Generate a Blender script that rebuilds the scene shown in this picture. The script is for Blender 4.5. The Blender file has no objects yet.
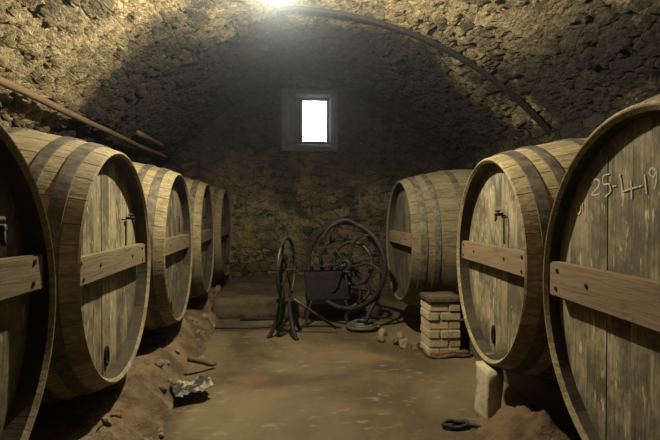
import bpy, bmesh, math, random
from mathutils import Vector, Matrix, noise

random.seed(7)
sc = bpy.context.scene
COL = sc.collection
PI = math.pi

# ------------------------------------------------------------------ helpers
def link(name, me, mat=None, parent=None, loc=(0, 0, 0), rot=(0, 0, 0)):
    o = bpy.data.objects.new(name, me)
    COL.objects.link(o)
    o.location = loc
    o.rotation_euler = rot
    if parent: o.parent = parent
    if mat and me is not None: me.materials.append(mat)
    return o

def from_bm(name, bm, mat, parent=None, smooth=False, **k):
    me = bpy.data.meshes.new(name)
    bmesh.ops.recalc_face_normals(bm, faces=bm.faces)
    for f in bm.faces: f.smooth = smooth
    bm.to_mesh(me); bm.free()
    return link(name, me, mat, parent, **k)

def tag(o, label, cat, group=None, kind=None):
    o['label'] = label; o['category'] = cat
    if group: o['group'] = group
    if kind: o['kind'] = kind
    return o

def structure(o):
    o['kind'] = 'structure'; return o

def thing(name, label, cat, loc=(0, 0, 0), rz=0, group=None):
    o = bpy.data.objects.new(name, None); COL.objects.link(o)
    o.location = loc; o.rotation_euler = (0, 0, rz)
    o.empty_display_size = .1
    return tag(o, label, cat, group)

def box(bm, c, s, rot=None, bev=0.0, seg=1):
    r = bmesh.ops.create_cube(bm, size=1)
    vs = r['verts']
    for v in vs: v.co = Vector((v.co.x * s[0], v.co.y * s[1], v.co.z * s[2]))
    if bev:
        es = list({e for v in vs for e in v.link_edges})
        q = bmesh.ops.bevel(bm, geom=es, offset=bev, segments=seg, affect='EDGES')
        vs = list({v for f in q['faces'] for v in f.verts} | {v for v in vs if v.is_valid})
    for v in vs:
        p = v.co
        if rot is not None: p = rot @ p
        v.co = p + Vector(c)
    return vs

def tube(bm, pts, r, n=8, closed=False, caps=True):
    pts = [Vector(p) for p in pts]
    N = len(pts)
    rr = r if isinstance(r, (list, tuple)) else [r] * N
    rings = []
    up = None
    for i, p in enumerate(pts):
        if closed: t = pts[(i + 1) % N] - pts[i - 1]
        else: t = pts[min(i + 1, N - 1)] - pts[max(i - 1, 0)]
        t.normalize()
        if up is None:
            up = t.orthogonal().normalized()
        up = (up - t * up.dot(t))
        if up.length < 1e-5: up = t.orthogonal()
        up.normalize()
        s = t.cross(up)
        rings.append([bm.verts.new(p + (up * math.cos(a) + s * math.sin(a)) * rr[i])
                      for a in [2 * PI * k / n for k in range(n)]])
    M = N if closed else N - 1
    for i in range(M):
        A, B = rings[i], rings[(i + 1) % N]
        for k in range(n):
            bm.faces.new((A[k], A[(k + 1) % n], B[(k + 1) % n], B[k]))
    if caps and not closed:
        bm.faces.new(rings[0]); bm.faces.new(rings[-1])

def spline(pts, n=8, closed=False):
    pts = [Vector(p) for p in pts]; N = len(pts); out = []
    for i in range(N if closed else N - 1):
        g = (lambda k: pts[k % N]) if closed else (lambda k: pts[max(0, min(N - 1, k))])
        a, b, c, d = g(i - 1), g(i), g(i + 1), g(i + 2)
        for j in range(n):
            t = j / n
            out.append(.5 * (2 * b + (c - a) * t + (2 * a - 5 * b + 4 * c - d) * t * t + (3 * b - a - 3 * c + d) * t ** 3))
    if not closed: out.append(pts[-1])
    return out

def lathe_x(bm, prof, n=48):
    """prof: (x, r) list revolved round X"""
    rings = [[bm.verts.new((x, r * math.cos(2 * PI * k / n), r * math.sin(2 * PI * k / n))) for k in range(n)] for x, r in prof]
    for A, B in zip(rings, rings[1:]):
        for k in range(n): bm.faces.new((A[k], A[(k + 1) % n], B[(k + 1) % n], B[k]))
    return rings

# ------------------------------------------------------------------ materials
class NT:
    def __init__(s, name):
        s.m = bpy.data.materials.new(name); s.m.use_nodes = True
        s.t = s.m.node_tree; s.t.nodes.clear()
        s.out = s.n('ShaderNodeOutputMaterial'); s.b = s.n('ShaderNodeBsdfPrincipled')
        s.l(s.b.outputs[0], s.out.inputs['Surface'])
    def n(s, t, **k):
        x = s.t.nodes.new(t)
        for a, v in k.items(): setattr(x, a, v)
        return x
    def l(s, a, b): s.t.links.new(a, b)
    def set(s, sock, v):
        if isinstance(v, bpy.types.NodeSocket): s.l(v, sock)
        elif v is not None: sock.default_value = v
    def math(s, op, a, b=None, c=None, clamp=False):
        x = s.n('ShaderNodeMath', operation=op); x.use_clamp = clamp
        for i, v in enumerate((a, b, c)): 
            if v is not None: s.set(x.inputs[i], v)
        return x.outputs[0]
    def ramp(s, fac, stops):
        x = s.n('ShaderNodeValToRGB'); e = x.color_ramp.elements
        while len(e) < len(stops): e.new(.5)
        for q, (p, c) in zip(e, stops):
            q.position = p; q.color = (*c, 1) if isinstance(c, tuple) else (c, c, c, 1)
        s.set(x.inputs[0], fac); return x.outputs[0]
    def sm(s, v, lo, hi, a=0., b=1.):
        x = s.n('ShaderNodeMapRange', interpolation_type='SMOOTHSTEP')
        for i, q in enumerate((v, lo, hi, a, b)): s.set(x.inputs[i], q)
        return x.outputs[0]
    def mix(s, f, a, b, mode='MIX'):
        x = s.n('ShaderNodeMix', data_type='RGBA', blend_type=mode)
        s.set(x.inputs[0], f)
        for i, v in ((6, a), (7, b)):
            if isinstance(v, tuple): v = (*v[:3], 1)
            s.set(x.inputs[i], v)
        return x.outputs[2]
    def noise(s, vec, scale, detail=4, rough=.55, dim='3D', dist=0.):
        x = s.n('ShaderNodeTexNoise', noise_dimensions=dim)
        s.set(x.inputs['Vector'], vec); x.inputs['Scale'].default_value = scale
        x.inputs['Detail'].default_value = detail; x.inputs['Roughness'].default_value = rough
        x.inputs['Distortion'].default_value = dist
        return x.outputs[0]
    def voro(s, vec, scale, feature='F1', rnd=1., dim='2D', out=0):
        x = s.n('ShaderNodeTexVoronoi', voronoi_dimensions=dim, feature=feature)
        s.set(x.inputs['Vector'], vec); x.inputs['Scale'].default_value = scale
        x.inputs['Randomness'].default_value = rnd
        return x.outputs[out]
    def mapping(s, vec, scale=(1, 1, 1), loc=(0, 0, 0), rot=(0, 0, 0)):
        x = s.n('ShaderNodeMapping'); s.l(vec, x.inputs[0])
        x.inputs[1].default_value = loc; x.inputs[2].default_value = rot; x.inputs[3].default_value = scale
        return x.outputs[0]
    def coord(s, k='Object'): return s.n('ShaderNodeTexCoord').outputs[k]
    def pos(s): return s.n('ShaderNodeNewGeometry').outputs['Position']
    def sep(s, v):
        x = s.n('ShaderNodeSeparateXYZ'); s.l(v, x.inputs[0]); return x.outputs
    def attr(s, name, t='GEOMETRY'):
        return s.n('ShaderNodeAttribute', attribute_name=name, attribute_type=t).outputs['Fac']
    def rand(s): return s.n('ShaderNodeObjectInfo').outputs['Random']
    def bump(s, h, strength=.4, dist=.02):
        x = s.n('ShaderNodeBump'); s.l(h, x.inputs['Height'])
        x.inputs['Strength'].default_value = strength; x.inputs['Distance'].default_value = dist
        s.l(x.outputs[0], s.b.inputs['Normal'])
    def fin(s, col, rough=.9, spec=.3, metal=0.):
        if isinstance(col, tuple): col = (*col, 1)
        s.set(s.b.inputs['Base Color'], col); s.set(s.b.inputs['Roughness'], rough)
        s.b.inputs['Specular IOR Level'].default_value = spec; s.b.inputs['Metallic'].default_value = metal
        return s.m
    def disp(s, h, scale, mid=.5, method='BOTH'):
        x = s.n('ShaderNodeDisplacement'); s.l(h, x.inputs[0])
        x.inputs[1].default_value = mid; x.inputs[2].default_value = scale
        s.l(x.outputs[0], s.out.inputs['Displacement']); s.m.displacement_method = method

def masonry(name, kind):
    """rubble stones set in sandy mortar; kind: vault / back / side"""
    s = NT(name)
    uv = s.coord('UV')
    def warped(amt, scale, seed):
        wn = s.n('ShaderNodeTexNoise', noise_dimensions='2D'); s.l(s.mapping(uv, loc=(seed, seed, 0)), wn.inputs[0])
        wn.inputs['Scale'].default_value = scale; wn.inputs['Detail'].default_value = 5; wn.inputs['Roughness'].default_value = .65
        w = s.n('ShaderNodeVectorMath', operation='MULTIPLY_ADD')
        s.l(wn.outputs['Color'], w.inputs[0]); w.inputs[1].default_value = (amt, amt, 0); s.l(uv, w.inputs[2])
        return w.outputs[0]
    sx, sy = {'vault': (1.15, .62), 'back': (.62, 1.1), 'side': (.6, 1.0)}[kind]
    S = 4.3 if kind == 'vault' else 5.5
    v = s.mapping(warped(.26, 2.0, 0), (sx, sy, 1))
    edge = s.voro(v, S, 'DISTANCE_TO_EDGE')
    cs = s.n('ShaderNodeSeparateColor'); s.l(s.voro(v, S, 'F1', out=1), cs.inputs[0])
    v2 = s.mapping(warped(.30, 4.0, 7.3), (sx * 1.1, sy, 1))
    lump = s.sm(s.voro(v2, 11, 'F1'), .0, .75, 1, 0)                 # small stones and mortar lumps
    small = s.noise(uv, 5.5, 9, .68, '2D')
    fine = s.noise(uv, 24, 6, .7, '2D')
    big = s.noise(s.mapping(uv, loc=(3, 9, 0)), .8, 4, .6, '2D')
    expo = s.sm(s.math('MULTIPLY_ADD', small, .25, s.math('SUBTRACT', big, .125)), .44, .60)   # where the mortar has fallen away
    e2 = s.math('ADD', edge, s.math('MULTIPLY_ADD', small, .24, -.12))
    stone = s.sm(e2, -.02, .16)
    deep = s.math('MULTIPLY', s.sm(e2, .05, -.01), s.math('MULTIPLY_ADD', expo, .65, .35))
    hole = s.math('MULTIPLY', s.sm(s.math('ADD', s.voro(v2, 5.2, 'F1'), s.math('MULTIPLY_ADD', small, .4, -.2)), .24, .12), s.sm(s.noise(uv, 1.1, 3, .6, '2D'), .47, .57))
    sh = s.math('MULTIPLY', stone, s.math('MULTIPLY_ADD', cs.outputs[0], .7, .15))
    hgt = s.math('MULTIPLY', sh, s.math('MULTIPLY_ADD', expo, .8, .2))
    hgt = s.math('ADD', hgt, s.math('MULTIPLY', lump, .16))
    hgt = s.math('ADD', hgt, s.math('MULTIPLY', s.sm(small, .28, .74), .34))
    hgt = s.math('ADD', hgt, s.math('MULTIPLY', fine, .11))
    hgt = s.math('SUBTRACT', hgt, s.math('MULTIPLY', deep, .75))
    hgt = s.math('SUBTRACT', hgt, s.math('MULTIPLY', hole, .9))
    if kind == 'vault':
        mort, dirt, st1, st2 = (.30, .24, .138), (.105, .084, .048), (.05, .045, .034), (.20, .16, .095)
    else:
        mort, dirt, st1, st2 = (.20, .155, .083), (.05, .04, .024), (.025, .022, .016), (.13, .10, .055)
    mcol = s.mix(s.sm(s.math('MULTIPLY_ADD', fine, .45, s.math('MULTIPLY', small, .55)), .34, .58), dirt, mort)
    scol = s.mix(cs.outputs[1], st1, st2)
    scol = s.mix(s.sm(fine, .35, .7), s.mix(.5, scol, (.05, .043, .03)), scol)
    cover = s.math('MULTIPLY', s.sm(e2, .03, .10), s.math('MULTIPLY', expo, s.sm(cs.outputs[2], .15, .55)))
    col = s.mix(cover, mcol, scol)
    col = s.mix(s.math('MULTIPLY', s.math('MAXIMUM', deep, hole), .8), col, (.04, .033, .022))
    # soot: old smoke stain over the far end of the vault and upper back wall
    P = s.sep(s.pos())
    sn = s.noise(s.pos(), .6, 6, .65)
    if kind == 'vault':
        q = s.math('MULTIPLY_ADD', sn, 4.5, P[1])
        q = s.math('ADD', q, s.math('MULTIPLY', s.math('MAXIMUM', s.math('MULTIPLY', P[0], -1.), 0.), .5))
        soot_and_patch = s.math('MAXIMUM', s.sm(q, 8.3, 9.7), s.math('MULTIPLY', s.sm(P[0], 2.2, 2.9), s.sm(sn, .40, .52)))
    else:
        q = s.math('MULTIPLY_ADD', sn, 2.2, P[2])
        soot_and_patch = s.sm(q, 2.5, 4.0)
    if kind == 'vault':                                             # added dark patch over the lamp, out of view, cuts bounced fill light
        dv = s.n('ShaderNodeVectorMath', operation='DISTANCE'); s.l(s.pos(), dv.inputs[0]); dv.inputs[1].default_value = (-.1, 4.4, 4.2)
        soot_and_patch = s.math('MAXIMUM', soot_and_patch, s.sm(s.math('MULTIPLY_ADD', sn, .6, dv.outputs['Value']), 1.35, .75))
    col = s.mix(s.math('MULTIPLY', soot_and_patch, .93), col, s.mix(fine, (.010, .010, .010), (.030, .030, .028)))
    s.fin(col, .95, .12)
    s.disp(hgt, .105 if kind == 'vault' else .06, .6)
    return s.m

def wood_body(name):
    s = NT(name)
    o = s.coord('Object'); tone = s.attr('tone'); rnd = s.rand()
    off = s.n('ShaderNodeVectorMath', operation='MULTIPLY_ADD'); cc = s.n('ShaderNodeCombineXYZ')
    s.l(tone, cc.inputs[0]); s.l(tone, cc.inputs[1]); s.l(rnd, cc.inputs[2])
    s.l(cc.outputs[0], off.inputs[0]); off.inputs[1].default_value = (7, 3, 9); s.l(o, off.inputs[2])
    g = s.noise(s.mapping(off.outputs[0], (1.2, 16, 16)), 3, 6, .65)
    blot = s.noise(off.outputs[0], 2.2, 4, .6)
    col = s.mix(s.sm(g, .3, .7), (.19, .145, .073), (.48, .38, .20))
    col = s.mix(s.math('MULTIPLY', tone, .30), col, (.13, .098, .055))
    col = s.mix(s.sm(blot, .46, .68, 0, .6), col, (.085, .066, .04))
    col = s.mix(s.sm(s.noise(o, 6, 4, .7), .62, .75, 0, .5), col, (.46, .40, .27))
    # the stave seams: dark dirt in the grooves
    seam = s.attr('seam')
    col = s.mix(s.math('MULTIPLY', seam, s.sm(s.noise(o, 4, 3, .6), .35, .7, .1, .7)), col, (.05, .038, .023))
    col = s.mix(s.math('MULTIPLY', rnd, .25), col, (.17, .15, .10))
    col = s.mix(s.attr('inner'), col, s.mix(s.sm(blot, .4, .6), (.012, .010, .007), (.05, .038, .022)))  # recess wall inside the chime: its shade is put into the colour
    col = s.mix(s.attr('cask_darken', 'OBJECT'), col, (.030, .027, .018))  # darkens the far casks: darker wood, and light falloff put into the colour
    s.bump(s.math('ADD', g, s.math('MULTIPLY', blot, .5)), .35, .01)
    return s.fin(col, .82, .25)

def wood_head(name):
    s = NT(name)
    o = s.coord('Object'); tone = s.attr('tone'); rnd = s.rand()
    cc = s.n('ShaderNodeCombineXYZ'); s.l(s.math('MULTIPLY', rnd, 13), cc.inputs[1]); s.l(s.math('MULTIPLY', tone, 9), cc.inputs[2])
    ad = s.n('ShaderNodeVectorMath', operation='ADD'); s.l(o, ad.inputs[0]); s.l(cc.outputs[0], ad.inputs[1])
    v = ad.outputs[0]
    g = s.noise(s.mapping(v, (6, 30, 1.5)), 2.4, 7, .7)
    g2 = s.noise(s.mapping(v, (6, 10, .9)), 2, 5, .65)
    blot = s.noise(v, 2.6, 6, .68)
    spk = s.noise(s.mapping(v, (9, 14, 5)), 3.0, 5, .7)
    col = s.mix(s.sm(g, .2, .8), (.175, .145, .08), (.41, .345, .20))
    col = s.mix(s.math('MULTIPLY', tone, .3), col, (.13, .11, .065))
    col = s.mix(s.sm(g2, .5, .7, 0, .55), col, (.37, .325, .20))
    col = s.mix(s.sm(s.noise(v, 1.3, 3, .5), .40, .62, 0, .5), col, (.13, .105, .06))
    col = s.mix(s.sm(blot, .42, .60, 0, .8), col, (.07, .06, .038))
    col = s.mix(s.sm(spk, .54, .66, 0, .65), col, (.06, .05, .032))
    # pale scrape and drip marks
    dr = s.noise(s.mapping(v, (6, 20, 4.6)), 1.5, 3, .6)
    col = s.mix(s.sm(dr, .60, .68, 0, .8), col, (.52, .47, .33))
    # damp dark streaks
    dk = s.noise(s.mapping(v, (4, 15, .9)), 1.7, 4, .6)
    col = s.mix(s.sm(dk, .55, .68, 0, .65), col, (.06, .05, .032))
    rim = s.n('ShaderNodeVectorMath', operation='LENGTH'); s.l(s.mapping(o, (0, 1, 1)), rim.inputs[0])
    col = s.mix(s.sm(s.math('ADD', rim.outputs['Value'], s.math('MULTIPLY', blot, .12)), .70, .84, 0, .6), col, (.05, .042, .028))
    col = s.mix(s.attr('cask_darken', 'OBJECT'), col, (.030, .027, .018))  # same painted falloff and darker wood as on the staves
    s.bump(s.math('ADD', g, s.math('MULTIPLY', blot, .4)), .45, .012)
    return s.fin(col, .8, .25)

def wood_plain(name, a, b, axis=1, rough=.85, blot=(.05, .04, .025)):
    s = NT(name); o = s.coord('Object')
    sc_ = [22, 22, 22]; sc_[axis] = 1.6
    g = s.noise(s.mapping(o, tuple(sc_)), 2.2, 6, .65)
    bl = s.noise(o, 4.5, 4, .6)
    col = s.mix(g, a, b)
    col = s.mix(s.sm(bl, .55, .75, 0, .6), col, blot)
    s.bump(g, .5, .01)
    return s.fin(col, rough, .25)

def iron(name, a, b, rough=.6, metal=.6, scale=14):
    s = NT(name); o = s.coord('Object')
    n1 = s.noise(o, scale, 5, .65)
    s.bump(n1, .3, .006)
    return s.fin(s.mix(s.sm(n1, .35, .7), a, b), rough, .4, metal)

def earth(name, a, b, c, bumps=.5, scale=1., rough=.95):
    s = NT(name); o = s.pos()
    n1 = s.noise(o, 1.1 * scale, 6, .6); n2 = s.noise(o, 7 * scale, 6, .7); n3 = s.noise(o, 40, 4, .7)
    col = s.mix(s.sm(n1, .38, .62), a, b)
    col = s.mix(s.sm(n2, .52, .72, 0, .7), col, c)
    col = s.mix(s.sm(n3, .6, .75, 0, .4), col, tuple(min(1, x * 1.7) for x in b))
    s.bump(s.math('ADD', s.math('MULTIPLY', n2, 1.), s.math('MULTIPLY', n3, .35)), bumps, .03)
    return s.fin(col, rough, .2)

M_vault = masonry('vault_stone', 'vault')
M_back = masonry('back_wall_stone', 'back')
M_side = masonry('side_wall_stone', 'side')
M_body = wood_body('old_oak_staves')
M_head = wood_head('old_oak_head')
M_bar_g = wood_plain('crossbar_grey_wood', (.085, .064, .034), (.235, .18, .10))
M_bar_r = wood_plain('crossbar_brown_wood', (.09, .062, .034), (.27, .19, .11))
M_pole = wood_plain('pole_wood', (.075, .05, .027), (.19, .125, .065))
M_beam = wood_plain('dark_beam_wood', (.05, .04, .028), (.13, .10, .065))
M_hoop = iron('rusty_hoop_iron', (.05, .042, .030), (.145, .12, .078), .7, .25)
M_black = iron('black_iron', (.006, .006, .006), (.018, .016, .013), .7, .0)
M_dull = iron('worn_iron', (.018, .017, .014), (.07, .062, .045), .5, .4)
M_brass = iron('old_brass', (.25, .17, .07), (.5, .38, .18), .4, .8)
M_rubber = iron('dull_hose', (.05, .045, .035), (.12, .10, .07), .55, .0)

def floor_mat():
    s = NT('earth_floor'); o = s.pos()
    big = s.noise(s.mapping(o, (.8, .55, 1)), .9, 5, .55, dist=.6)
    mid = s.noise(s.mapping(o, (1.2, .8, 1)), 2.6, 6, .62)
    fine = s.noise(o, 30, 5, .7)
    col = s.mix(s.sm(big, .40, .60), (.07, .052, .026), (.15, .112, .056))
    col = s.mix(s.sm(mid, .54, .7, 0, .6), col, (.115, .088, .05))
    pale = s.noise(s.mapping(o, (1.4, 2.6, 1)), 3.2, 4, .6)
    col = s.mix(s.sm(pale, .58, .68, 0, .55), col, (.23, .18, .10))
    col = s.mix(s.sm(s.noise(o, 1.4, 3, .5), .58, .7, 0, .5), col, (.17, .10, .05))
    col = s.mix(s.sm(fine, .6, .8, 0, .35), col, (.07, .055, .035))
    s.bump(s.math('ADD', mid, s.math('MULTIPLY', fine, .25)), .35, .03)
    return s.fin(col, s.sm(mid, .3, .7, .62, .9), .3)
M_floor = floor_mat()
M_bank = earth('rubble_earth', (.095, .062, .034), (.21, .15, .085), (.04, .028, .018), .9, 1.9)
M_mound = earth('red_earth', (.075, .046, .026), (.16, .10, .056), (.035, .023, .014), .9, 1.8)
M_ledge = earth('ledge_stone', (.055, .042, .026), (.105, .082, .048), (.03, .023, .016), .8, 1.6)
M_plaster = earth('old_plaster', (.36, .31, .20), (.50, .43, .28), (.22, .17, .10), .5, 1.5)
M_rock = earth('rock', (.16, .11, .065), (.27, .20, .12), (.09, .06, .04), .8, 2)

# ------------------------------------------------------------------ room shell
YF, YB = -1.6, 10.4
def vault_profile():
    pts = [(-3.15, 1.98), (-2.75, 2.38), (-2.4, 2.72), (-2.0, 3.10), (-1.5, 3.55), (-.8, 4.0), (0, 4.2)]
    P = [(p.x, p.y) for p in spline([(a, b, 0) for a, b in pts], 12)]
    R = 4.64
    n = 60
    for k in range(1, n + 1):
        x = 3.55 * k / n
        P.append((x, 4.2 - R + math.sqrt(R * R - x * x)))
    # resample evenly
    L = [0]
    for a, b in zip(P, P[1:]): L.append(L[-1] + math.dist(a, b))
    n = int(L[-1] / .036); out = []; j = 0
    for k in range(n + 1):
        d = L[-1] * k / n
        while j < len(L) - 2 and L[j + 1] < d: j += 1
        t = (d - L[j]) / (L[j + 1] - L[j])
        out.append((P[j][0] + (P[j + 1][0] - P[j][0]) * t, P[j][1] + (P[j + 1][1] - P[j][1]) * t, d))
    return out
VP = vault_profile()
def vault_h(x):
    for a, b in zip(VP, VP[1:]):
        if a[0] <= x <= b[0]: return a[1] + (b[1] - a[1]) * (x - a[0]) / (b[0] - a[0])
    return VP[-1][1]

def sheet(name, us, vs, fn, mat, hole=None, flip=False):
    """grid in (u, v); fn(u, v) -> position; UV map in metres"""
    verts = [fn(u, v) for v in vs for u in us]
    W = len(us); faces = []; uvs = []
    for j in range(len(vs) - 1):
        for i in range(W - 1):
            if hole and hole((us[i] + us[i + 1]) / 2, (vs[j] + vs[j + 1]) / 2): continue
            q = [(i, j), (i + 1, j), (i + 1, j + 1), (i, j + 1)]
            if flip: q.reverse()
            faces.append([b * W + a for a, b in q])
            uvs += [(us[a], vs[b]) for a, b in q]
    me = bpy.data.meshes.new(name); me.from_pydata(verts, [], faces)
    l = me.uv_layers.new(name='UVMap')
    for k, q in enumerate(uvs): l.data[k].uv = q
    for p in me.polygons: p.use_smooth = True
    return structure(link(name, me, mat))

def lin(a, b, step):
    n = max(1, round((b - a) / step)); return [a + (b - a) * k / n for k in range(n + 1)]

prof = {round(p[2], 5): p for p in VP}
us = [p[2] for p in VP]
sheet('ceiling', us, lin(YF - .1, 2.2, .12)[:-1] + lin(2.2, YB + .1, .036),
      lambda u, v: (prof[round(u, 5)][0], v, prof[round(u, 5)][1]), M_vault, flip=True)

# back wall with the niche of the window
NX0, NX1, NZ0, NZ1 = -.06, .92, 2.97, 4.10
xs = lin(-3.4, NX0, .05) + lin(NX0, NX1, .05)[1:] + lin(NX1, 3.8, .05)[1:]
zs = lin(-.1, NZ0, .05) + lin(NZ0, NZ1, .05)[1:] + lin(NZ1, 4.5, .05)[1:]
sheet('wall_back', xs, zs, lambda u, v: (u, YB, v), M_back,
      hole=lambda u, v: NX0 < u < NX1 and NZ0 < v < NZ1)
sheet('wall_left', lin(YF - .1, YB + .1, .1), lin(-.1, 2.35, .1), lambda u, v: (-3.1, u, v), M_side)
sheet('wall_right', lin(YF - .1, YB + .1, .1), lin(-.1, 3.0, .1), lambda u, v: (3.4, u, v), M_side, flip=True)
sheet('wall_front', lin(-3.4, 3.8, .12), lin(-.1, 4.5, .12), lambda u, v: (u, YF, v), M_side, flip=True)

def floor_z(x, y):
    return .018 * noise.fractal(Vector((x * .9, y * .9, 3)), 1., 2., 4)
fl = sheet('floor', lin(-3.3, 3.6, .08), lin(YF - .2, YB + .2, .08),
           lambda u, v: (u, v, floor_z(u, v)), M_floor)

# window niche: stone reveals narrowing to a small opening, thick wall behind
def window():
    s = NT('window_reveal_stone')
    n1 = s.noise(s.pos(), 6, 5, .65)
    s.bump(n1, .7, .03); mat = s.fin(s.mix(n1, (.02, .02, .018), (.085, .082, .073)), .95, .15)
    bm = bmesh.new()
    yb = YB + .32
    o0, o1, p0, p1 = .27, .835, 3.12, 4.04
    N = 10
    def ring(x0, x1, z0, z1, y, j=0.0):
        q = []
        for a, b in (((x0, z0), (x1, z0)), ((x1, z0), (x1, z1)), ((x1, z1), (x0, z1)), ((x0, z1), (x0, z0))):
            for k in range(N):
                t = k / N
                px, pz = a[0] + (b[0] - a[0]) * t, a[1] + (b[1] - a[1]) * t
                d = noise.noise_vector(Vector((px * 5, y * 5, pz * 5))) * j
                q.append(bm.verts.new((px + d.x, y, pz + d.z)))
        return q
    e = .035
    R = [ring(NX0 - e * 2.5, NX1 + e * 2.5, NZ0 - e * 2.5, NZ1 + e * 1.5, YB - .03, .03),
         ring(NX0 - e * .4, NX1 + e * .4, NZ0 - e * .3, NZ1 + e * .3, YB - .055, .035),
         ring(NX0 + e, NX1 - e, NZ0 + e, NZ1 - e, YB + .02, .02),
         ring(NX0 + .1, NX1 - .05, NZ0 + .08, NZ1 - .04, YB + .22, .02),
         ring(o0 - .06, o1 + .02, p0 - .04, p1 + .02, yb, .01),
         ring(o0, o1, p0, p1, yb + .005, .012),
         ring(o0, o1, p0, p1, yb + .22, .012),
         ring(-.9, 1.8, 2.2, 4.6, yb + .23)]
    for A, B in zip(R, R[1:]):
        for k in range(4 * N): bm.faces.new((A[k], A[(k + 1) % (4 * N)], B[(k + 1) % (4 * N)], B[k]))
    w = structure(from_bm('window_1', bm, mat))
    # thin old timber frame standing in the opening
    bm = bmesh.new(); t = .035
    y = yb + .06
    box(bm, (o0 + t / 2 - .01, y, (p0 + p1) / 2), (t, .05, p1 - p0), bev=.004)
    box(bm, (o1 - t / 2 + .01, y, (p0 + p1) / 2), (t, .05, p1 - p0), bev=.004)
    box(bm, ((o0 + o1) / 2, y, p1 - t / 2 + .01), (o1 - o0 - 2 * t, .05, t), bev=.004)
    box(bm, ((o0 + o1) / 2, y, p0 + t / 2 - .01), (o1 - o0 - 2 * t, .05, t), bev=.004)
    f = from_bm('window_frame', bm, M_beam, w)
window()

# raised stone step along the foot of the back wall
def bumpy_box(name, x0, x1, y0, y1, h, mat, step=.06, amp=.03, seed=0, top=None):
    """a block with an uneven top and faces (open underneath is closed by the floor)"""
    bm = bmesh.new()
    r = bmesh.ops.create_cube(bm, size=1)
    for v in bm.verts: v.co = Vector((x0 + (x1 - x0) * (v.co.x + .5), y0 + (y1 - y0) * (v.co.y + .5), -.05 + (h + .05) * (v.co.z + .5)))
    def cut(axis, a, b, st):
        n = int((b - a) / st)
        for k in range(1, n):
            co = [0, 0, 0]; co[axis] = a + (b - a) * k / n; no = [0, 0, 0]; no[axis] = 1
            bmesh.ops.bisect_plane(bm, geom=bm.verts[:] + bm.edges[:] + bm.faces[:], plane_co=co, plane_no=no)
    cut(0, x0, x1, step); cut(1, y0, y1, step); cut(2, 0, h, step)
    for v in bm.verts:
        p = v.co.copy(); 
        k = noise.noise_vector(p * 4 + Vector((seed, 0, 0))) * amp + noise.noise_vector(p * 11 + Vector((seed, 5, 0))) * amp * .5
        if p.z < .0: k.z = 0
        v.co = p + k
    return from_bm(name, bm, mat, smooth=True)
structure(bumpy_box('trim_1', -1.15, 1.42, 7.62, 10.5, .31, M_ledge, .09, .035))

# earthy rubble banks that carry the casks
def bank(name, fn, us, vs, mat):
    verts = [(u, v, fn(u, v)) for v in vs for u in us]; W = len(us)
    faces = [(j * W + i, j * W + i + 1, (j + 1) * W + i + 1, (j + 1) * W + i) for j in range(len(vs) - 1) for i in range(W - 1)]
    me = bpy.data.meshes.new(name); me.from_pydata(verts, [], faces)
    for p in me.polygons: p.use_smooth = True
    return link(name, me, mat)
def nz(x, y, s, o=4): return noise.fractal(Vector((x * s, y * s, 1.7)), 1., 2., o)
def sstep(a, b, x):
    t = max(0, min(1, (x - a) / (b - a))); return t * t * (3 - 2 * t)
def left_bank(x, y):
    edge = -.86 + .10 * nz(x * .2, y, 1.1) - .10 * sstep(5.5, 8, y)
    t = sstep(edge, edge - .42, x)
    lump = max(0, nz(x, y, 5.)) * .13 + max(0, nz(x + 9, y, 11., 3)) * .05 + max(0, .35 - abs(noise.noise(Vector((x * 7, y * 7, 9))))) * .05
    return -.06 + t * .28 + lump * min(1, 4 * t * (1.15 - t) + .12) * (1 if x > -1.35 else .3) * (t > 0)
tag(bank('rubble_bank', left_bank, lin(-3.15, -1.5, .15)[:-1] + lin(-1.5, -.66, .028), lin(-1.5, 10.4, .04), M_bank),
    'brown earthy rubble bank under the left row of casks', 'rubble bank', kind='stuff')
def right_mound(x, y):
    d = math.hypot((x - 1.66) / .40, (y - 3.25) / .62)
    return -.05 + .27 * sstep(1.15, .15, d) + .09 * max(0, nz(x, y, 6.5)) * sstep(1.15, .7, d)
tag(bank('earth_mound', right_mound, lin(1.05, 2.5, .03), lin(1.2, 3.9, .03), M_mound),
    'reddish earth mound on the floor below the right casks', 'earth mound', kind='stuff')

# ------------------------------------------------------------------ casks
L, RB, RE, TH, REC = 1.75, .958, .797, .042, .105
CZ = 1.23
def rad(x):
    t = (x + L / 2) / (L / 2); return RB - (RB - RE) * abs(t) ** 1.65
def attr_face(me, name, vals):
    a = me.attributes.new(name, 'FLOAT', 'FACE')
    a.data.foreach_set('value', vals)

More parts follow.
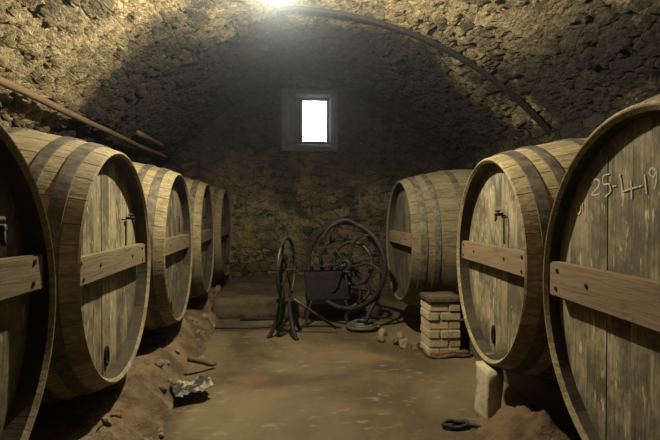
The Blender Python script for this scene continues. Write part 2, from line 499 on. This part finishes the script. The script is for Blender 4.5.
def cask_body():
    ns, per = 34, 5
    rnd = random.Random(3)
    widths = [rnd.uniform(.8, 1.25) for _ in range(ns)]; tot = sum(widths)
    angs, seam_v = [], []
    a = 0
    for w in widths:
        da = 2 * PI * w / tot
        for k, t in enumerate((0, .02, .35, .65, .98)):
            angs.append((a + da * t, 0.004 if k == 0 else 0.0))
        a += da
    N = len(angs)
    xs = [-L * k / 24 for k in range(25)]
    prof = [(x, rad(x), 1) for x in xs]
    # outer surface, rear chime, rear head / front chime, recess, behind the head
    front = [(-REC - .06, RE - TH, 0), (-REC, RE - TH, 0), (-.02, RE - TH + .006, 0), (-.002, RE - .018, 0), (0, RE - .012, 0)]
    prof = front + [(-.010, RE + .001, 1)] + prof[1:-1] + [(-L + .012, RE + .001, 1), (-L, RE - .012, 0), (-L, RE - TH, 0), (-L + .08, RE - TH, 0), (-L + .08, .02, 0)]
    verts = []
    for x, r, o in prof:
        for an, g in angs:
            rr = r - g * o
            verts.append((x, rr * math.cos(an), rr * math.sin(an)))
    faces, tone, seam, inner = [], [], [], []
    tr = [rnd.random() for _ in range(ns)]
    for i in range(len(prof) - 1):
        for k in range(N):
            k2 = (k + 1) % N
            faces.append((i * N + k, i * N + k2, (i + 1) * N + k2, (i + 1) * N + k))
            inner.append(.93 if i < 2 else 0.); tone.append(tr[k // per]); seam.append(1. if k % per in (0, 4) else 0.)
    me = bpy.data.meshes.new('staves'); me.from_pydata(verts, [], faces)
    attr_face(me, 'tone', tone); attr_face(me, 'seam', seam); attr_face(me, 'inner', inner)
    bm = bmesh.new(); bm.from_mesh(me); bmesh.ops.recalc_face_normals(bm, faces=bm.faces); bm.to_mesh(me); bm.free()
    me.materials.append(M_body); return me

def cask_head(seed):
    rnd = random.Random(seed)
    R = RE - TH + .002
    cuts = [-R]
    while cuts[-1] < R - .2: cuts.append(cuts[-1] + rnd.uniform(.11, .19))
    cuts.append(R)
    bm = bmesh.new(); tl = bm.faces.layers.float.new('tone')
    for a, b in zip(cuts, cuts[1:]):
        a2, b2 = a + .0003, b - .0003
        n = 10
        top = [(y, math.sqrt(max(0, R * R - y * y))) for y in [a2 + (b2 - a2) * k / n for k in range(n + 1)]]
        poly = top + [(y, -z) for y, z in reversed(top)]
        d = -REC + rnd.uniform(-.002, .002)
        clean = [poly[0]]
        for q in poly[1:]:
            if math.dist(q, clean[-1]) > 1e-4: clean.append(q)
        if math.dist(clean[0], clean[-1]) < 1e-4: clean.pop()
        f = bm.faces.new([bm.verts.new((d, y, z)) for y, z in clean])
        ext = bmesh.ops.extrude_face_region(bm, geom=[f])
        vs = [v for v in ext['geom'] if isinstance(v, bmesh.types.BMVert)]
        bmesh.ops.translate(bm, verts=vs, vec=(-.04, 0, 0))
        t = rnd.random()
        for f2 in {f3 for v in vs for f3 in v.link_faces} | {f}: f2[tl] = t
    bmesh.ops.recalc_face_normals(bm, faces=bm.faces)
    me = bpy.data.meshes.new('head'); bm.to_mesh(me); bm.free()
    me.materials.append(M_head); return me

def hoop_mesh(x0, x1):
    bm = bmesh.new(); n = 96
    e = .010
    lathe_x(bm, [(x0, rad(x0) - .006), (x0, rad(x0) + e), ((x0 + x1) / 2, rad((x0 + x1) / 2) + e), (x1, rad(x1) + e), (x1, rad(x1) - .006)], n)
    bmesh.ops.recalc_face_normals(bm, faces=bm.faces)
    for f in bm.faces: f.smooth = False
    me = bpy.data.meshes.new('hoop'); bm.to_mesh(me); bm.free(); me.materials.append(M_hoop); return me

ME_body = cask_body()
ME_heads = [cask_head(k) for k in (11, 12, 13)]
ME_hoops = [hoop_mesh(a, b) for a, b in ((-.10, -.175), (-.262, -.325), (-.56, -.63), (-1.12, -1.19), (-1.425, -1.488), (-1.575, -1.65))]

def crossbar_mesh(ybeg, yend, h, zc, tilt=0., t=.07):
    bm = bmesh.new()
    n = 12
    for k in range(n): pass
    rot = Matrix.Rotation(tilt, 3, 'X')
    box(bm, (-REC + t / 2 + .002, (ybeg + yend) / 2, zc), (t, yend - ybeg, h), rot, bev=.008, seg=2)
    return bm

def bolt_bm(y, z, r=.010, x=-REC + .071):
    bm = bmesh.new()
    lathe_x(bm, [(x - .004, .001), (x - .004, r * 1.25), (x + .006, r * 1.2), (x + .004, r * .7), (x + .008, r * .6), (x + .008, .001)], 10)
    bmesh.ops.translate(bm, verts=bm.verts, vec=(0, y, z)); return bm

def tap(root, y, z, s=.75):
    """try-tap: a small T-handled cock with a rod hanging beside it"""
    bm = bmesh.new(); x = -REC
    tube(bm, [(x - .01, y, z), (x + .085 * s, y, z)], .016 * s, 8)
    tube(bm, [(x + .07 * s, y, z + .01), (x + .075 * s, y, z - .055 * s), (x + .082 * s, y, z - .07 * s)], [.015 * s, .012 * s, .010 * s], 8)
    t = from_bm('tap', bm, M_black, root, smooth=True)
    bm = bmesh.new()
    tube(bm, [(x + .05 * s, y, z), (x + .05 * s, y, z + .03 * s)], .008 * s, 6)
    tube(bm, [(x + .05 * s, y - .06 * s, z + .034 * s), (x + .05 * s, y + .05 * s, z + .036 * s)], .012 * s, 6)
    from_bm('tap_handle', bm, M_black, t, smooth=True)
def rod(root, y, z, l=.2):
    bm = bmesh.new(); x = -REC + .02
    tube(bm, [(x - .025, y, z), (x + .005, y, z), (x + .012, y + .004, z - .03), (x + .008, y, z - l)], .006, 6)
    from_bm('hook_rod', bm, M_black, root, smooth=True)
def bung(root, y, z, ry=.038, rz=.07):
    bm = bmesh.new(); x = -REC
    rings = lathe_x(bm, [(x - .005, 1.), (x + .018, 1.), (x + .018, .72), (x + .008, .66), (x + .008, .01)], 20)
    for v in bm.verts: v.co.y = v.co.y * ry + y; v.co.z = v.co.z * rz + z
    b = from_bm('bung_plate', bm, M_black, root, smooth=False)
    bm = bmesh.new()
    tube(bm, [(x + .0, y, z), (x + .02, y, z)], .010, 8); box(bm, (x + .022, y, z), (.010, .014, rz * 1.1), bev=.003)
    from_bm('bung_handle', bm, M_black, b)

def make_cask(label, x, y, right=False, rz=0., head=0, bar=None, zc=.03, tilt=0., hoops=range(6), dz=0., cask_darken=0., ho=0.):
    root = thing('wine_cask', label, 'cask', (x, y, 0), (PI if right else 0) + rz,
                 'casks of the right row' if right else 'casks of the left row')
    ax = (0, 0, CZ + dz)
    # every cask is turned a little differently about its own axis
    spin = random.uniform(0, 2 * PI)
    for o in (link('staves', ME_body, None, root, ax, (spin, 0, 0)), link('head', ME_heads[head], None, root, (ho, 0, CZ + dz))): o['cask_darken'] = cask_darken
    ax = (ho, 0, CZ + dz)
    for k in hoops: link('hoop', ME_hoops[k], None, root, (0, 0, CZ + dz), (random.uniform(0, 6), 0, 0))
    hb = from_bm('crossbar', crossbar_mesh(*(bar or (-.735, .735, .165)), zc, tilt), M_bar_r if right else M_bar_g, root, loc=ax)
    a, b, h = bar or (-.735, .735, .165)
    for yy in (a + .07, a + .36, b - .38, b - .08):
        for q in ((-.045, .05) if yy in (a + .07, b - .08) else (.01,)):
            from_bm('bolt', bolt_bm(yy + random.uniform(-.02, .02), zc + yy * math.sin(tilt) + q), M_dull, hb)
    piv = bpy.data.objects.new('fittings_pivot', None)
    bpy.data.objects.remove(piv)
    return root, ax

def fit(root, ax, fn, *a):
    n0 = set(root.children)
    fn(root, *a)
    for c in set(root.children) - n0: c.location = ax

# left row: local +Y is away from the camera, so seen from the aisle right = +Y
r, ax = make_cask('nearest cask of the left row, in shade and cut off by the photo edge', -1.10, 1.68, head=1, zc=.10)
fit(r, ax, tap, .40, .31, 1.0)
r, ax = make_cask('second cask of the left row, pale drips and a T-handled tap on its head', -1.165, 3.63, head=0, rz=math.radians(1.6))
fit(r, ax, tap, .44, .33); fit(r, ax, rod, .33, .32, .20); fit(r, ax, bung, -.06, -.62)
r, ax = make_cask('third cask of the left row, round dark bung plate low on its head', -1.17, 5.55, head=2, rz=math.radians(1.5), cask_darken=.28)
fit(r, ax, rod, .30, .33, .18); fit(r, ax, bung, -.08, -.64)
r, ax = make_cask('fourth cask of the left row, plain narrow head between the third and the farthest', -1.18, 7.475, head=0, rz=math.radians(2), cask_darken=.38)
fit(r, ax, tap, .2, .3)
r, ax = make_cask('farthest and darkest cask of the left row, in the corner by the back wall', -1.15, 9.4, head=1, cask_darken=.5)
fit(r, ax, tap, .45, -.62, 1.5)
# right row
R1root, R1ax = make_cask('nearest cask of the right row, chalked 25-4-19 on its broad head', 1.35, 1.87, True, rz=math.radians(-3.5), head=2, bar=(-.712, .735, .18), zc=.02, ho=.03)
r, ax = make_cask('middle cask of the right row, whole pale head with T-handled tap and brown crossbar', 1.53, 3.82, True, rz=math.radians(-3.5), head=1, zc=.03)
fit(r, ax, tap, .12, .36); fit(r, ax, rod, .22, .34, .20)
fit(r, ax, bung, -.05, -.60, .028, .075)
r, ax = make_cask('farthest cask of the right row, standing in shadow behind the brick pillar', 1.45, 6.6, True, head=0, cask_darken=.62)

# chalk date on the nearest right cask: strokes in head coordinates (y to the viewer's right, z up)
def chalk(root, ax):
    s = NT('chalk'); m = s.fin(s.mix(s.noise(s.coord(), 60, 3, .7), (.36, .32, .22), (.58, .52, .38)), .95, .1)
    def stroke(bm, pts, w=.008):
        P = [Vector((-REC + .0021, y, z)) for y, z in pts]
        P = spline(P, 5) if len(P) > 2 else P
        prev = None
        for i, p in enumerate(P):
            t = (P[min(i + 1, len(P) - 1)] - P[max(0, i - 1)]).normalized()
            sd = Vector((0, -t.z, t.y)) * w / 2 * random.uniform(.7, 1.15)
            q = [bm.verts.new(p + sd), bm.verts.new(p - sd), bm.verts.new(p - sd + Vector((.0006, 0, 0))), bm.verts.new(p + sd + Vector((.0006, 0, 0)))]
            if prev:
                for k in range(4): bm.faces.new((prev[k], prev[(k + 1) % 4], q[(k + 1) % 4], q[k]))
            else: bm.faces.new(q)
            prev = q
        bm.faces.new(prev)
    for nm, glyph in CHALK:
        bm = bmesh.new()
        for pts in glyph: stroke(bm, [(y, z) for y, z in pts])
        o = from_bm(nm, bm, m, root); o.location = ax
CHALK = [
    ('chalk_digit', [[(-.428, .514), (-.393, .531), (-.359, .515), (-.376, .488), (-.427, .457), (-.358, .459)]]),        # 2
    ('chalk_digit', [[(-.279, .546), (-.327, .540), (-.326, .503), (-.286, .501), (-.271, .469), (-.317, .443)]]),        # 5
    ('chalk_dash', [[(-.255, .489), (-.228, .489)]]),
    ('chalk_digit', [[(-.204, .540), (-.189, .496), (-.182, .465), (-.133, .471), (-.080, .477)], [(-.127, .509), (-.120, .466), (-.119, .429)]]),   # 4
    ('chalk_dash', [[(-.074, .478), (-.050, .481)]]),
    ('chalk_digit', [[(-.037, .525), (-.030, .486), (-.023, .448)]]),                                                     # 1
    ('chalk_digit', [[(.029, .537), (.005, .547), (-.006, .528), (.018, .511), (.035, .533), (.035, .498), (.024, .464)]]),  # 9
    ('chalk_mark', [[(-.547, .426), (-.566, .396), (-.546, .365), (-.527, .385), (-.527, .415), (-.547, .426)]]),
    ('chalk_mark', [[(-.508, .420), (-.508, .385)]])]
chalk(R1root, R1ax)

# ------------------------------------------------------------------ supports
def pillar(label, x, y, w, d, h, mat_mortar, rows):
    root = thing('brick_pillar', label, 'pillar', (x, y, 0))
    s = NT('pale_brick'); o = s.pos()
    t = s.attr('tone')
    n1 = s.noise(o, 14, 5, .65)
    col = s.mix(t, (.33, .25, .14), (.52, .43, .28))
    col = s.mix(s.sm(n1, .5, .75, 0, .6), col, (.17, .12, .07))
    s.bump(n1, .5, .012); mb = s.fin(col, .95, .15)
    bm = bmesh.new(); tl = bm.faces.layers.float.new('tone')
    rh = h / rows
    for k in range(rows):
        z = rh * (k + .5)
        nb = 2
        off = .0 if k % 2 else .5
        edges = [-w / 2, -w / 2 + w * (.62 if k % 2 else .36), w / 2]
        for a, b in zip(edges, edges[1:]):
            before = set(bm.faces)
            jit = random.uniform(-.008, .008)
            box(bm, ((a + b) / 2 + jit, jit, z), (b - a - .016, d + random.uniform(-.012, .01), rh - .018), Matrix.Rotation(random.uniform(-.02, .02), 3, 'Z'), bev=.007, seg=2)
            tv = random.random()
            for f in set(bm.faces) - before: f[tl] = tv
    from_bm('bricks', bm, mb, root)
    bm = bmesh.new(); box(bm, (0, 0, h / 2), (w - .03, d - .03, h - .01))
    from_bm('mortar', bm, mat_mortar, root)
    bm = bmesh.new()
    vs = box(bm, (0.01, 0, h + .035), (w + .04, d + .03, .07), bev=.012, seg=2)
    bmesh.ops.subdivide_edges(bm, edges=bm.edges[:], cuts=4, use_grid_fill=True)
    for v in bm.verts: v.co += noise.noise_vector(v.co * 9) * .014
    from_bm('cap_stone', bm, M_ledge, root, smooth=True)
    bm = bmesh.new(); box(bm, (.05, .0, .02), (w + .14, d + .14, .08), bev=.03, seg=2)
    bmesh.ops.subdivide_edges(bm, edges=bm.edges[:], cuts=4, use_grid_fill=True)
    for v in bm.verts: v.co += noise.noise_vector(v.co * 7) * .03
    from_bm('footing', bm, M_mound, root, smooth=True)
    return root
pillar('pale brick pillar with a cap stone, standing between the middle and farthest right casks', 1.725, 5.60, .37, .38, .60, M_plaster, 6)

def plaster_pier():
    o = bumpy_box('plaster_pier', 1.49, 1.60, 3.62, 3.88, .41, M_plaster, .05, .022, 4)
    tag(o, 'short pale plastered pier under the front of the middle right cask', 'pier')
plaster_pier()
def beam(label, x, y0, y1, z0, h, w):
    bm = bmesh.new(); box(bm, (0, 0, h / 2), (w, y1 - y0, h), bev=.012, seg=2)
    bmesh.ops.subdivide_edges(bm, edges=[e for e in bm.edges if abs((e.verts[0].co - e.verts[1].co).y) > 1], cuts=30)
    for v in bm.verts: v.co += noise.noise_vector(v.co * 3) * .012
    o = from_bm('timber_sleeper', bm, M_beam, None, loc=(x, (y0 + y1) / 2, z0))
    return tag(o, label, 'beam')
beam('dark timber beam lying under the right row of casks', 2.15, .6, 7.6, -.01, .29, .22)

def chock(label, x, y, z, s, rz, flip=1):
    bm = bmesh.new()
    vs = [bm.verts.new(p) for p in ((-.09, -.12, 0), (.09, -.12, 0), (.09, .12, 0), (-.09, .12, 0), (-.09, -.12, .03), (.09, -.12, .03), (.09, .12, .15), (-.09, .12, .15))]
    for q in ((0, 1, 2, 3), (4, 5, 6, 7), (0, 1, 5, 4), (1, 2, 6, 5), (2, 3, 7, 6), (3, 0, 4, 7)): bm.faces.new([vs[k] for k in q])
    bmesh.ops.bevel(bm, geom=bm.edges[:], offset=.006, segments=1, affect='EDGES')
    for v in bm.verts: v.co *= s
    return tag(from_bm('wooden_chock', bm, M_bar_g, None, loc=(x, y, z), rot=(0, 0, rz)), label, 'chock')
chock('small timber wedge against the foot of the second left cask', -1.38, 4.02, .235, .9, 0)
chock('timber wedge on the plaster pier under the middle right cask', 1.62, 3.80, .395, .6, 0)

# ------------------------------------------------------------------ pole, batten and wire on the vault
bm = bmesh.new()
pts = [(-2.36, y, vault_h(-2.36) - .085 - .008 * math.sin(y)) for y in lin(1.5, 10.2, .5)]
for k, p in enumerate(pts): pts[k] = (p[0] + .012 * math.sin(k * 1.3), p[1], p[2])
tube(bm, pts, [.040 - .0006 * k for k in range(len(pts))], 10)
tag(from_bm('wooden_pole', bm, M_pole, smooth=True), 'long wooden pole running along the left side of the vault above the casks', 'pole')
bm = bmesh.new()
pts = [(-2.25, y, vault_h(-2.25) - .06) for y in lin(7.7, 9.4, .4)]
tube(bm, pts, .035, 8)
tag(from_bm('wooden_pole', bm, M_pole, smooth=True), 'short length of pole above the far end of the long vault pole', 'pole')

bm = bmesh.new(); prev = None
for k in range(81):
    x = -.15 + 3.62 * k / 80
    y = 6.28
    R = 4.64; z = 4.2 - R + math.sqrt(R * R - x * x) if x > 0 else vault_h(x)
    nrm = Vector((x, 0, z - (4.2 - R))).normalized(); inn = -nrm
    c = Vector((x, y, z)) + inn * .05
    q = [bm.verts.new(c + inn * a + Vector((0, b, 0))) for a, b in ((-.02, -.035), (.03, -.035), (.03, .035), (-.02, .035))]
    if prev:
        for j in range(4): bm.faces.new((prev[j], prev[(j + 1) % 4], q[(j + 1) % 4], q[j]))
    else: bm.faces.new(q)
    prev = q
bm.faces.new(prev)
tag(from_bm('curved_batten', bm, M_black), 'dark curved batten bent across the right half of the stone vault', 'batten')

bm = bmesh.new()
tube(bm, [(.09, 8.3, 4.2), (.088, 8.3, 3.6), (.10, 8.31, 3.1), (.10, 8.3, 2.72)], .008, 6)
tag(from_bm('hanging_wire', bm, M_black), 'thin dark wire hanging from the vault in front of the window niche', 'wire')

# lamp: bare bulb holder on a flex, above the picture
LX, LY, LZ = -.10, 4.4, 3.60
root = thing('pendant_lamp', 'bare pendant lamp hanging from the vault over the aisle', 'lamp', (LX, LY, LZ))
bm = bmesh.new(); tube(bm, [(0, 0, .14), (0.004, 0, .4), (0, 0, vault_h(LX) - LZ)], .006, 6); from_bm('flex', bm, M_black, root)
bm = bmesh.new(); tube(bm, [(0, 0, .06), (0, 0, .15)], [.022, .016], 12); from_bm('lamp_holder', bm, M_black, root)

# ------------------------------------------------------------------ old iron press machine
def ring(bm, c, r, rt, nrm, n=48, m=8, sq=None):
    nrm = Vector(nrm).normalized(); u = nrm.orthogonal().normalized()
    if abs(nrm.z) < .9: u = Vector((0, 0, 1)) - nrm * nrm.z; u.normalize()
    w = nrm.cross(u)
    tube(bm, [Vector(c) + (u * math.cos(2 * PI * k / n) + w * math.sin(2 * PI * k / n)) * r for k in range(n)], rt, m, closed=True)
def spokes(bm, c, r0, r1, nrm, k, rt, curve=.0):
    nrm = Vector(nrm).normalized(); u = Vector((0, 0, 1)); w = nrm.cross(u).normalized()
    for i in range(k):
        a = 2 * PI * i / k + .3; P = []
        for j in range(7):
            t = j / 6; rr = r0 + (r1 - r0) * t; aa = a + curve * math.sin(t * PI)
            P.append(Vector(c) + (u * math.cos(aa) + w * math.sin(aa)) * rr)
        tube(bm, P, rt, 6)

def press():
    root = thing('crushing_machine', 'black cast-iron machine with a big spoked flywheel before the back wall', 'machine', (.78, 7.02, 0))
    n1 = Vector((-.55, -.83, 0)).normalized()
    c = Vector((0.0, -.10, .87))
    bm = bmesh.new(); ring(bm, c, .60, .035, n1, 56, 8)
    fw = from_bm('flywheel', bm, M_black, root, smooth=True)
    bm = bmesh.new(); spokes(bm, c, .05, .59, n1, 6, .018, .35); ring(bm, c, .07, .035, n1, 20, 8)
    from_bm('spokes', bm, M_black, fw, smooth=True)
    bm = bmesh.new(); ring(bm, c - n1 * .10 + Vector((.06, 0, .02)), .30, .028, n1, 40, 8); spokes(bm, c - n1 * .10 + Vector((.06, 0, .02)), .02, .30, n1, 4, .014)
    from_bm('gear_wheel', bm, M_dull, root, smooth=True)
    bm = bmesh.new(); tube(bm, [c + n1 * .10, c - n1 * .45], .024, 8)
    from_bm('axle', bm, M_dull, root, smooth=True)
    # tapering hopper trough behind the wheel
    bm = bmesh.new()
    def quad(z, hx, hy): return [bm.verts.new((-.22 + a * hx, .22 + b * hy, z)) for a, b in ((-1, -1), (1, -1), (1, 1), (-1, 1))]
    Q = [quad(.30, .22, .16), quad(.38, .30, .20), quad(.78, .34, .24), quad(.80, .36, .26), quad(.80, .33, .23), quad(.42, .27, .17)]
    bm.faces.new(Q[0]); bm.faces.new(Q[-1])
    for A, B in zip(Q, Q[1:]):
        for k in range(4): bm.faces.new((A[k], A[(k + 1) % 4], B[(k + 1) % 4], B[k]))
    from_bm('hopper', bm, M_black, root)
    bm = bmesh.new()
    tube(bm, [(-.30, .22, .78), (-.33, .2, 1.0), (-.22, .2, 1.17), (-.05, .2, 1.22), (.1, .2, 1.18)], .028, 8)
    from_bm('yoke', bm, M_black, root, smooth=True)
    for a, b in ((-1, -1), (1, -1), (1, 1), (-1, 1)):
        bm = bmesh.new()
        tube(bm, spline([(-.22 + a * .24, .22 + b * .17, .36), (-.22 + a * .29, .22 + b * .20, .2), (-.22 + a * .33, .22 + b * .23, .03), (-.22 + a * .38, .22 + b * .25, .012)], 4), .024, 8)
        from_bm('leg', bm, M_black, root, smooth=True)
    # S-shaped cast bracket carrying the wheel, standing on a ring foot
    bm = bmesh.new()
    tube(bm, spline([(.10, -.10, .84), (.22, -.1, .72), (.34, -.1, .52), (.22, -.1, .36), (.06, -.09, .26), (.02, -.08, .14), (.06, -.08, .04)], 8), .026, 8)
    from_bm('bracket', bm, M_dull, root, smooth=True)
    bm = bmesh.new(); P = [(-.02, -.16, .80), (.02, -.2, .6), (.0, -.16, .44)]
    tube(bm, spline(P, 6), .014, 6); tube(bm, [(-.04, -.2, .8), (.06, -.24, .79)], .016, 6)
    from_bm('crank_handle', bm, M_dull, root, smooth=True)
press()

def wheel_stand():
    root = thing('hand_mill', 'narrow iron wheel on splayed legs, left of the big flywheel', 'machine', (-.02, 6.5, 0))
    nrm = Vector((.965, -.26, 0))
    c = Vector((-.01, -.06, .87))
    bm = bmesh.new(); ring(bm, c, .41, .021, nrm, 48, 8); w = from_bm('flywheel', bm, M_dull, root, smooth=True)
    bm = bmesh.new(); spokes(bm, c, .03, .40, nrm, 4, .013, .4); from_bm('spokes', bm, M_black, w, smooth=True)
    bm = bmesh.new(); tube(bm, [c + nrm * .1, c - nrm * .22], .02, 8); from_bm('axle', bm, M_black, root, smooth=True)
    bm = bmesh.new(); tube(bm, spline([c - nrm * .12, (-.06, .02, 1.02), (-.1, .04, .8), (-.06, .03, .5), (-.02, 0, .42)], 6), .03, 8)
    tube(bm, [(-.14, .03, .46), (.10, -.03, .46)], .03, 8)
    from_bm('frame', bm, M_black, root, smooth=True)
    for P in ([(.02, -.02, .46), (.05, -.10, .22), (.10, -.21, .04), (.13, -.25, .012)],
              [(-.04, .02, .46), (-.07, .15, .22), (-.14, .38, .03), (-.16, .42, .012)],
              [(-.08, .02, .46), (-.14, -.02, .22), (-.22, -.05, .03), (-.26, -.06, .012)],
              [(.06, .02, .46), (.10, .12, .22), (.16, .28, .03), (.18, .32, .012)]):
        bm = bmesh.new(); tube(bm, spline(P, 5), [.026] * 16, 8); from_bm('leg', bm, M_black, root, smooth=True)
wheel_stand()

# drive shaft leaning from the mill down towards the machine
bm = bmesh.new(); tube(bm, [(.06, 6.40, .50), (.62, 6.62, .07)], .02, 8)
tag(from_bm('iron_bar', bm, M_dull, smooth=True), 'straight iron bar sloping from the wheel stand towards the hose coil', 'bar')
for lab, P, r in (('long thin iron rod lying on the floor left of the wheel stand', [(-1.0, 6.88, .03), (-.6, 6.9, .022), (-.24, 6.93, .02)], .014),
                  ('thin dark rod lying on the floor between wheel stand and hose coil', [(.16, 6.95, .022), (.5, 6.98, .02), (.72, 6.86, .02)], .013),
                  ('iron rod lying at the foot of the stone step', [(-.72, 7.46, .025), (-.3, 7.48, .022), (.08, 7.50, .022)], .018)):
    bm = bmesh.new(); tube(bm, P, r, 6); tag(from_bm('iron_rod', bm, M_black, smooth=True), lab, 'rod')

# hose coil on the floor, its free end looped up over the machine's wheel
def hose():
    bm = bmesh.new(); P = []
    cx, cy = 1.0, 6.78
    for k in range(0, 64):
        a = 2 * PI * k / 18; P.append((cx + (.235 - .0022 * k + .01 * math.sin(a * 1.7)) * math.cos(a), cy + (.235 - .0022 * k) * math.sin(a), .028 + .0012 * k + .01 * abs(math.sin(a * .5))))
    tube(bm, P, .024, 8)
    tag(from_bm('hose_coil', bm, M_rubber, smooth=True), 'coil of dull hose on the floor at the foot of the big flywheel', 'hose')
    bm = bmesh.new()
    P = [(1.02, 6.62, .14), (1.10, 6.66, .30), (1.24, 6.78, .52), (1.28, 6.80, .80), (1.22, 6.80, 1.10), (1.02, 6.80, 1.36), (.80, 6.82, 1.50), (.58, 6.84, 1.42), (.46, 6.86, 1.25)]
    tube(bm, spline(P, 8), .03, 8)
    tag(from_bm('hose_length', bm, M_black, smooth=True), 'black hose arched over the right side of the big flywheel', 'hose')
hose()

# ------------------------------------------------------------------ small things on the floor
def paper():
    s = NT('dirty_paper'); n1 = s.noise(s.coord(), 9, 4, .6)
    m = s.fin(s.mix(s.sm(n1, .48, .62), (.04, .042, .032), (.34, .31, .21)), .8, .3)
    bm = bmesh.new()
    bmesh.ops.create_grid(bm, x_segments=34, y_segments=26, size=.5)
    for v in bm.verts:
        p = v.co.copy()
        p.x *= .34; p.y *= .30
        q = noise.noise_vector(Vector((p.x * 6, p.y * 6, 2.)))
        r_ = noise.fractal(Vector((p.x * 9, p.y * 9, 5.)), 1, 2, 3)
        v.co = Vector((p.x + q.x * .05, p.y + q.y * .05, .055 + abs(q.z) * .07 + abs(r_) * .06))
    bmesh.ops.solidify(bm, geom=bm.faces[:], thickness=.003)
    base = 0
    tag(from_bm('crumpled_paper', bm, m, None, loc=(-.84, 4.42, .02), rot=(0.0, -.22, .5)), 'crumpled pale dirty paper on the edge of the left rubble bank', 'paper')
paper()
bm = bmesh.new()
tube(bm, spline([(-.98, 4.98, .17), (-.88, 5.06, .12), (-.80, 5.16, .055), (-.76, 5.22, .05)], 4), [.03] * 5 + [.024] * 8, 8)
tag(from_bm('wood_stick', bm, M_pole, smooth=True), 'short reddish-brown stick lying on the edge of the left bank', 'stick')
bm = bmesh.new()
P = [(.075 * math.cos(2 * PI * k / 24) * 1.25, .055 * math.sin(2 * PI * k / 24), .022 + .006 * math.sin(k)) for k in range(24)]
tube(bm, P, .016, 8, closed=True)
tube(bm, [(.09, .0, .02), (.15, -.03, .018), (.2, -.08, .02)], .012, 6)
tag(from_bm('iron_ring', bm, M_black, None, smooth=True, loc=(1.24, 3.62, 0)), 'dark iron ring lying on the floor beside the reddish mound', 'ring')

def rock(label, x, y, z, s, group):
    bm = bmesh.new(); bmesh.ops.create_icosphere(bm, subdivisions=3, radius=1)
    k = Vector((random.random() * 50, 0, 0)); sq = Vector((random.uniform(.8, 1.3), random.uniform(.8, 1.2), random.uniform(.55, .8)))
    for v in bm.verts:
        p = v.co.copy()
        v.co = Vector((p.x * sq.x, p.y * sq.y, p.z * sq.z)) * s * (1 + .35 * noise.noise(p * 1.3 + k) + .12 * noise.noise(p * 3.5 + k))
    return tag(from_bm('rubble_stone', bm, M_rock, None, smooth=True, loc=(x, y, z), rot=(random.random(), random.random(), random.random() * 6)), label, 'stone', group)
rr = random.Random(5)
for k in range(44):
    y = rr.uniform(3.0, 7.2); x = rr.uniform(-1.3, -.84); s = rr.uniform(.018, .05)
    rock('small rubble stone on the earthy bank under the left casks', x, y, left_bank(x, y) + s * .25, s, 'rubble stones of the left bank')
for k, (x, y) in enumerate([(1.15, 6.15), (1.3, 6.0), (1.42, 6.3), (1.22, 6.45), (1.38, 5.85)]):
    s = .05 + .02 * rr.random()
    rock('rubble stone on the floor left of the brick pillar', x, y, s * .4, s, 'rubble stones by the pillar')

# ------------------------------------------------------------------ light, haze, camera
ld = bpy.data.lights.new('lamp_bulb', 'POINT'); ld.energy = 620; ld.color = (1.0, .90, .67); ld.shadow_soft_size = .045
lo = bpy.data.objects.new('lamp_bulb', ld); COL.objects.link(lo); lo.location = (LX, LY, LZ)

w = bpy.data.worlds.new('daylight'); sc.world = w; w.use_nodes = True
bg = w.node_tree.nodes['Background']; bg.inputs[0].default_value = (.93, .97, 1, 1); bg.inputs[1].default_value = 6.0

bm = bmesh.new()
sec = [(-3.0, .03)] + [(x, vault_h(x) - .14) for x in lin(-3.0, 3.3, .1)] + [(3.3, .03)]
A = [bm.verts.new((x, -1.45, z)) for x, z in sec]; B = [bm.verts.new((x, 10.3, z)) for x, z in sec]
bm.faces.new(A); bm.faces.new(B)
for k in range(len(sec)): bm.faces.new((A[k], A[(k + 1) % len(sec)], B[(k + 1) % len(sec)], B[k]))
mh = bpy.data.materials.new('glare_haze'); mh.use_nodes = True; t = mh.node_tree; t.nodes.clear()
vo = t.nodes.new('ShaderNodeVolumeScatter'); vo.inputs['Color'].default_value = (.75, .88, 1, 1); vo.inputs['Density'].default_value = .0055; vo.inputs['Anisotropy'].default_value = .76
ge = t.nodes.new('ShaderNodeNewGeometry'); sx = t.nodes.new('ShaderNodeSeparateXYZ'); mr = t.nodes.new('ShaderNodeMapRange')
mr.interpolation_type = 'SMOOTHSTEP'                                # added haze stands in for lens glare: dense near the lamp, thin below
t.links.new(ge.outputs['Position'], sx.inputs[0]); t.links.new(sx.outputs[2], mr.inputs[0])
for k, v in enumerate((2.2, 3.5, .0016, .011)): mr.inputs[k + 1].default_value = v
t.links.new(mr.outputs[0], vo.inputs['Density'])
ot = t.nodes.new('ShaderNodeOutputMaterial'); t.links.new(vo.outputs[0], ot.inputs['Volume'])
hz = from_bm('haze', bm, mh); tag(hz, 'thin pale haze added for the glare around the lamp', 'haze', kind='stuff')

cd = bpy.data.cameras.new('camera'); cd.sensor_width = 36; cd.lens = 36 * 500 / 660; cd.clip_start = .02
co = bpy.data.objects.new('camera', cd); COL.objects.link(co); co.location = (0, 0, 1.6)
co.rotation_euler = (math.radians(90 - .8), 0, math.radians(-4.7)); sc.camera = co

sc.view_settings.view_transform = 'Standard'; sc.view_settings.look = 'None'
sc.view_settings.exposure = 0.0; sc.view_settings.gamma = 1.0; sc.view_settings.use_curve_mapping = False
sc.cycles.use_denoising = True
sc.cycles.volume_bounces = 0
sc.cycles.volume_step_rate = .6
sc.cycles.max_bounces = 8
sc.cycles.diffuse_bounces = 1
